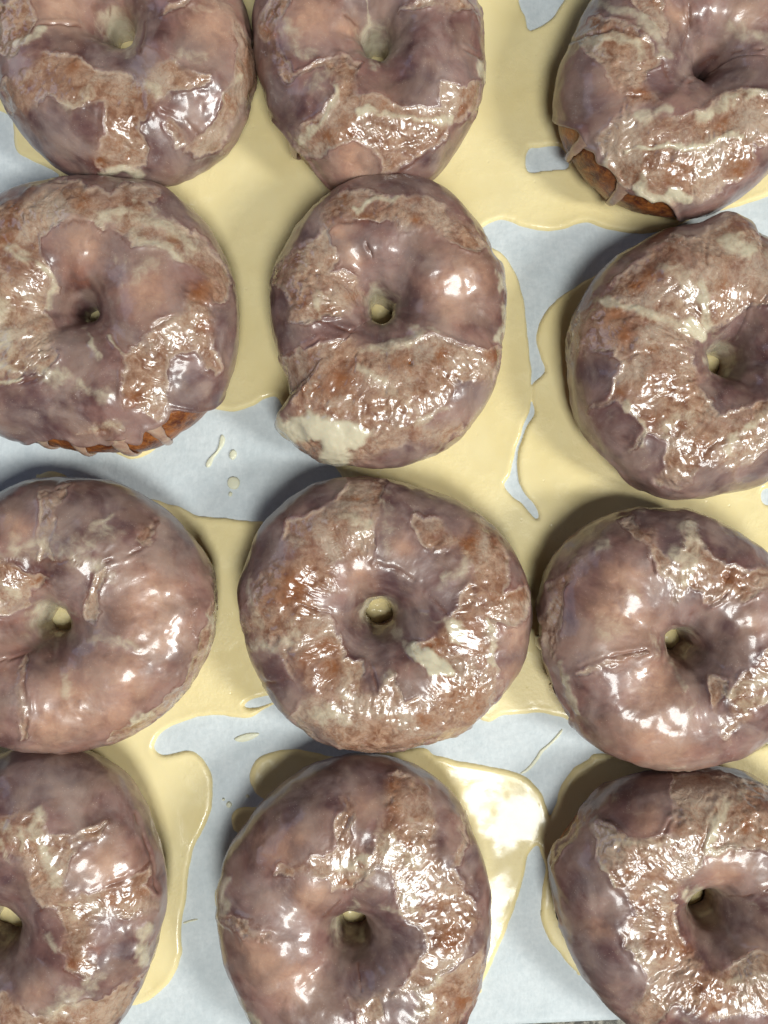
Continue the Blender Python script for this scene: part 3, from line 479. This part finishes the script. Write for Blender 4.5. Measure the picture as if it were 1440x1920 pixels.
def build_donut(k):
    d = DON[k]; ox0, oy0, sc_ = CROP[k]; N = 480; M = 190
    loc = lambda pts: [(ox0 + p[0] * sc_, oy0 + p[1] * sc_) for p in pts]
    cx, cy, hx, hy, hr, th, rr = ring_curves(d, N)
    root = bpy.data.objects.new('ring_donut' if k == 1 else 'ring_donut.%03d' % (k - 1), None); C.objects.link(root)
    root.location = (cx, cy, 0.0012); root.empty_display_size = 0.02
    tag(root, LAB[k], 'donut', 'glazed ring donuts cooling on parchment')
    # ---- dough
    thd = th[::2]; rrd = rr[::2]; md = 72
    PHI = np.repeat(np.linspace(0, 2 * np.pi, md, endpoint=False)[:, None], N // 2, 1)
    X, Y, Z, t = surf(d, thd, rrd, cx, cy, hx, hy, hr, PHI, k)
    P, n = normals(X, Y, Z)
    q = P.reshape(-1, 3)
    disp = fbm(q * 55 + k * 5, 3) * 0.0016 + fbm(q * 320 + k, 2) * 0.0004
    disp = disp.reshape(X.shape) * (np.sin(PHI) > -0.93)
    P = P + n * (disp - 0.0005)[..., None]; P[..., 2] = np.maximum(P[..., 2], 0)
    V = P.reshape(-1, 3) - np.array([cx, cy, 0])
    mesh_obj('dough', V, ring_faces(md, N // 2, True), DO, root)
    # ---- glaze
    imgdeg = (np.degrees(-th)) % 360                  # image angle, y down
    q = np.stack([np.cos(th) * 5, np.sin(th) * 5, th * 0 + k * 2.1], 1)
    hemn = fbm(q * 0.75, 2); q2 = np.stack([np.cos(th) * 14, np.sin(th) * 14, th * 0 + k * 1.3], 1); hemf = perlin(q2)
    ph0 = -1.0 - 0.45 * hemn
    for (a, b, amt) in d['hem']:
        w_ = sstep(a - 24, a + 10, imgdeg) * (1 - sstep(b - 10, b + 24, imgdeg))
        drip = np.clip(hemf * 1.6 - 0.25, 0, 1) * 0.7
        ph0 = ph0 * (1 - w_) + w_ * ((0.42 + 0.35 * hemn * 1.2) * amt + (1 - amt) * -0.75 - drip * 0.0)
    uu = np.linspace(0, 1, M)[:, None]
    PHI = ph0[None, :] + (np.pi + 0.9 - ph0[None, :]) * uu
    X, Y, Z, t = surf(d, th, rr, cx, cy, hx, hy, hr, PHI, k)
    P, n = normals(X, Y, Z)
    q = P.reshape(-1, 3)
    lump = fbm(q * 55 + k * 5, 3) * 0.0016
    px, py = to_px(q[:, 0], q[:, 1], q[:, 2])
    # ragged domain warp
    w1 = np.stack([fbm(q * 130 + 3, 3), fbm(q * 130 + 47, 3)], 1) * 17; w2 = np.stack([perlin(q * 520 + 11), perlin(q * 520 + 77)], 1) * 2.2; em = sstep(-0.30, 0.12, fbm(q * 75 + 3 + k, 2))
    ax = px + w1[:, 0] + w2[:, 0]; ay = py + w1[:, 1] + w2[:, 1]
    sd = np.full(px.shape, -60.0)
    for poly in d['T']: sd = np.maximum(sd, poly_sd(ax, ay, loc(poly)))
    # procedural extra tears on the flanks the photo leaves hidden
    fl = fbm(q * 95 + k * 11, 3)                       # flakes field
    W_ = np.zeros(px.shape); wvar = fbm(q * 200 + 91, 2) * 0.9
    for (pts, r, s_) in d['W']:
        dd = line_dist(px + w1[:, 0] * 1.1, py + w1[:, 1] * 1.1, loc(pts)) / (r * sc_) + wvar * (1.0 if s_ < 1 else .4); W_ = np.maximum(W_, (s_ if s_ > 1 else s_ * 0.85) * (1 - sstep(0.1 if s_ < 1 else .5, 1.5, dd)))
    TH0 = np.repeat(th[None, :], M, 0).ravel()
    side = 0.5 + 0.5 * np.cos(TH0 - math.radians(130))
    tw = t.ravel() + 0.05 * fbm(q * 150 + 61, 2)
    W_ = np.maximum(W_, (0.80 * side) * (1 - sstep(0.01, 0.13, tw)) * (0 if k in (3, 4) else 1))  # cream glaze on hole wall, with the lit upper-left side painted paler
    def blobs(lst, soft):
        o = np.zeros(px.shape)
        for bl in lst:
            r = bl[2] * sc_ * soft; dd = np.hypot(ax - ox0 - bl[0] * sc_, ay - oy0 - bl[1] * sc_); o = np.maximum(o, np.exp(-(dd / r) ** 2 * 1.2))
        return o
    B_ = blobs(d['B'], 1.05); R_ = blobs(d['R'], 1.05); D_ = blobs(d['D'], 1.1)
    CR = np.zeros(px.shape); crd = np.full(px.shape, 1e3)
    for pts in d.get('G', []):
        crd = np.minimum(crd, line_dist(px + w1[:, 0] * .35 + w2[:, 0] * .6, py + w1[:, 1] * .35 + w2[:, 1] * .6, loc(pts)))
    cm2 = sstep(-0.35, 0.15, fbm(q * 160 + 29, 2)); CR = np.exp(-(crd / 2.6) ** 2) * cm2
    tt = t.ravel()
    inT = sstep(-2, 2.5, sd)
    # relief
    dsp = lump.copy()
    dsp += -0.00045 * inT * em + 0.00042 * em * np.exp(-((sd + 2.5) / 4.5) ** 2)
    dsp += 0.00022 * sstep(-0.02, 0.08, fl) * (0.35 + 0.65 * inT) - 0.00030 * sstep(-0.22, -0.18, fl) * 0.0
    wr = fbm(np.stack([q[:, 0] * 190, q[:, 1] * 190, q[:, 2] * 190], 1) + np.stack([w1[:, 0], w1[:, 1], w1[:, 0]], 1) * 0.10, 2)
    cm = sstep(-0.15, 0.35, fbm(q * 70 + 13, 2))
    ridge = 0.5 - np.abs(wr) * 2.2
    dsp += 0.00075 * ridge * (0.07 + (0.25 + 0.68 * cm) * inT) * (1 - 0.7 * np.clip(W_, 0, 1))
    dsp += (0.00010 + 0.00014 * inT) * fbm(q * 150 + 5, 2)
    dsp += 0.0006 * np.clip(W_, 0, 1.2)
    dsp += (-0.00042 * CR + 0.00030 * np.exp(-((crd - 7) / 5.0) ** 2)) * cm2
    # radial gathers towards the hole
    TH = np.repeat(th[None, :], M, 0).ravel()
    gq = np.stack([np.cos(TH) * 2.4, np.sin(TH) * 2.4, tt * 1.5 + k], 1)
    fade = sstep(0.02, 0.30, tt); dsp = lump + (dsp - lump) * (0.05 + 0.95 * fade)
    dsp += 0.0010 * sstep(0.03, 0.16, tt) * perlin(gq) * (1 - sstep(0.12, 0.5, tt))
    for (x, y, r, dep) in d.get('pits', []):
        dd = np.hypot(px - ox0 - x * sc_, py - oy0 - y * sc_) / (r * sc_); dsp -= 0.0016 * np.exp(-dd ** 2); CR = np.maximum(CR, np.exp(-dd ** 2))
    thick = 0.00075
    edge = sstep(0, 0.022, uu) * (1 - sstep(0.985, 1.0, uu)); edge = np.repeat(edge, N, 1).ravel()
    rimfat = 0.0006 * np.exp(-((np.repeat(uu, N, 1).ravel() - 0.03) / 0.018) ** 2)
    off = (thick + (dsp - lump) * edge) * edge - 0.0011 * (1 - edge) + lump + rimfat
    P = P + n * off.reshape(X.shape)[..., None]
    P[..., 2] = np.maximum(P[..., 2], 0.0001)
    V = P.reshape(-1, 3) - np.array([cx, cy, 0])
    fa = np.stack([np.clip(sd / 20, -2.5, 2.5), W_, B_, R_], 1); fb = np.stack([D_, fl, em, CR], 1)
    mesh_obj('glaze_coat', V, ring_faces(M, N, False), GL, root, {'fa': fa, 'fb': fb})
    # cream glaze that ran down and collected inside the hole
    if k != 3:
        n_, m_ = 40, 12; V = []
        zt = 0.0078 if k not in (4,) else 0.004
        for i in range(m_ + 1):
            a = i / m_ * math.pi / 2
            for j in range(n_):
                b = 2 * math.pi * j / n_; r_ = (hr * 1.6) * math.cos(a) * (1 + 0.10 * math.sin(3 * b + k) + 0.06 * math.sin(5 * b + 2 * k)) + 1e-5
                V.append((hx - cx - hr * 0.35 + r_ * math.cos(b), hy - cy + hr * 0.2 + r_ * math.sin(b), zt * math.sin(a) ** 0.8 + 0.0008 * math.sin(2 * b + k) * math.cos(a) * math.sin(a)))
        mesh_obj('hole_glaze', V, ring_faces(m_ + 1, n_, False), PU, root)
    return root, (cx, cy, hx, hy, hr, th, rr, ph0)

# drips: tapered runs of glaze that follow the bare side down to the paper
def drip(k, root, info, deg, w0, w1, p0, p1):
    cx, cy, hx, hy, hr, th, rr, ph0 = info; n = len(th)
    t0 = (-math.radians(deg)) % (2 * math.pi); j = int(t0 / (2 * math.pi) * n) % n; p0 = ph0[j] + 0.10
    m = 18; PH = np.linspace(p0, p1, m); X, Y, Z, t = surf(DON[k], th, rr, cx, cy, hx, hy, hr, np.repeat(PH[:, None], n, 1), k)
    P, nn = normals(X, Y, Z); c = P[:, j]; no = nn[:, j]; tg = P[:, (j + 2) % n] - P[:, (j - 2) % n]; tg /= np.linalg.norm(tg, axis=1)[:, None]
    seg = 12; V = []
    wob = rng.uniform(-1, 1, m + 2)
    for i in range(m):
        s_ = i / (m - 1); wd = w0 + (w1 - w0) * min(1, s_ * 1.4) + 0.0013 * math.exp(-s_ * 9) + 0.0005 * math.exp(-((s_ - .86) / .1) ** 2) + 0.0003 * wob[i]
        hh = 0.0010 + 0.0005 * math.exp(-((s_ - .86) / .12) ** 2)
        if i == m - 1: wd *= .45; hh *= .4
        sh = 0.0009 * math.sin(s_ * 3 + deg)
        for a in range(seg):
            x = math.cos(2 * math.pi * a / seg); y = math.sin(2 * math.pi * a / seg)
            V.append(c[i] + tg[i] * (wd * x + sh) + no[i] * (-0.0002 - 0.0003 * max(0, 1 - s_ * 7) + (hh * y * y if y > 0 else 0.0009 * y)))
    V = np.array(V) - np.array([cx, cy, 0]); V[:, 2] = np.maximum(V[:, 2], 0.0)
    f = ring_faces(m, seg, False)
    z = np.zeros(len(V)); fa = np.stack([z - .5, z + .30, z, z + .7], 1); fb = np.stack([z, z, z, z], 1)
    mesh_obj('glaze_drip', V, f, GL, root, {'fa': fa, 'fb': fb})
DRIPS = {3:[(152,.0018,.0012,.75,-.5),(121,.0020,.0012,.75,-1.0)], 4:[(111,.0014,.0010,.75,-1.1),(95,.0016,.0012,.75,-1.2),(74,.0026,.0014,.75,-1.2),(58,.0019,.0013,.75,-1.1)], 9:[(176,.0024,.002,.1,-.9),(150,.002,.0016,.1,-.8)], 2:[(128,.0018,.0014,.1,-.8)], 12:[(176,.0020,.0014,.1,-.8)]}
for k in range(1, 13):
    root, info = build_donut(k)
    for dr in DRIPS.get(k, []): drip(k, root, info, *dr)
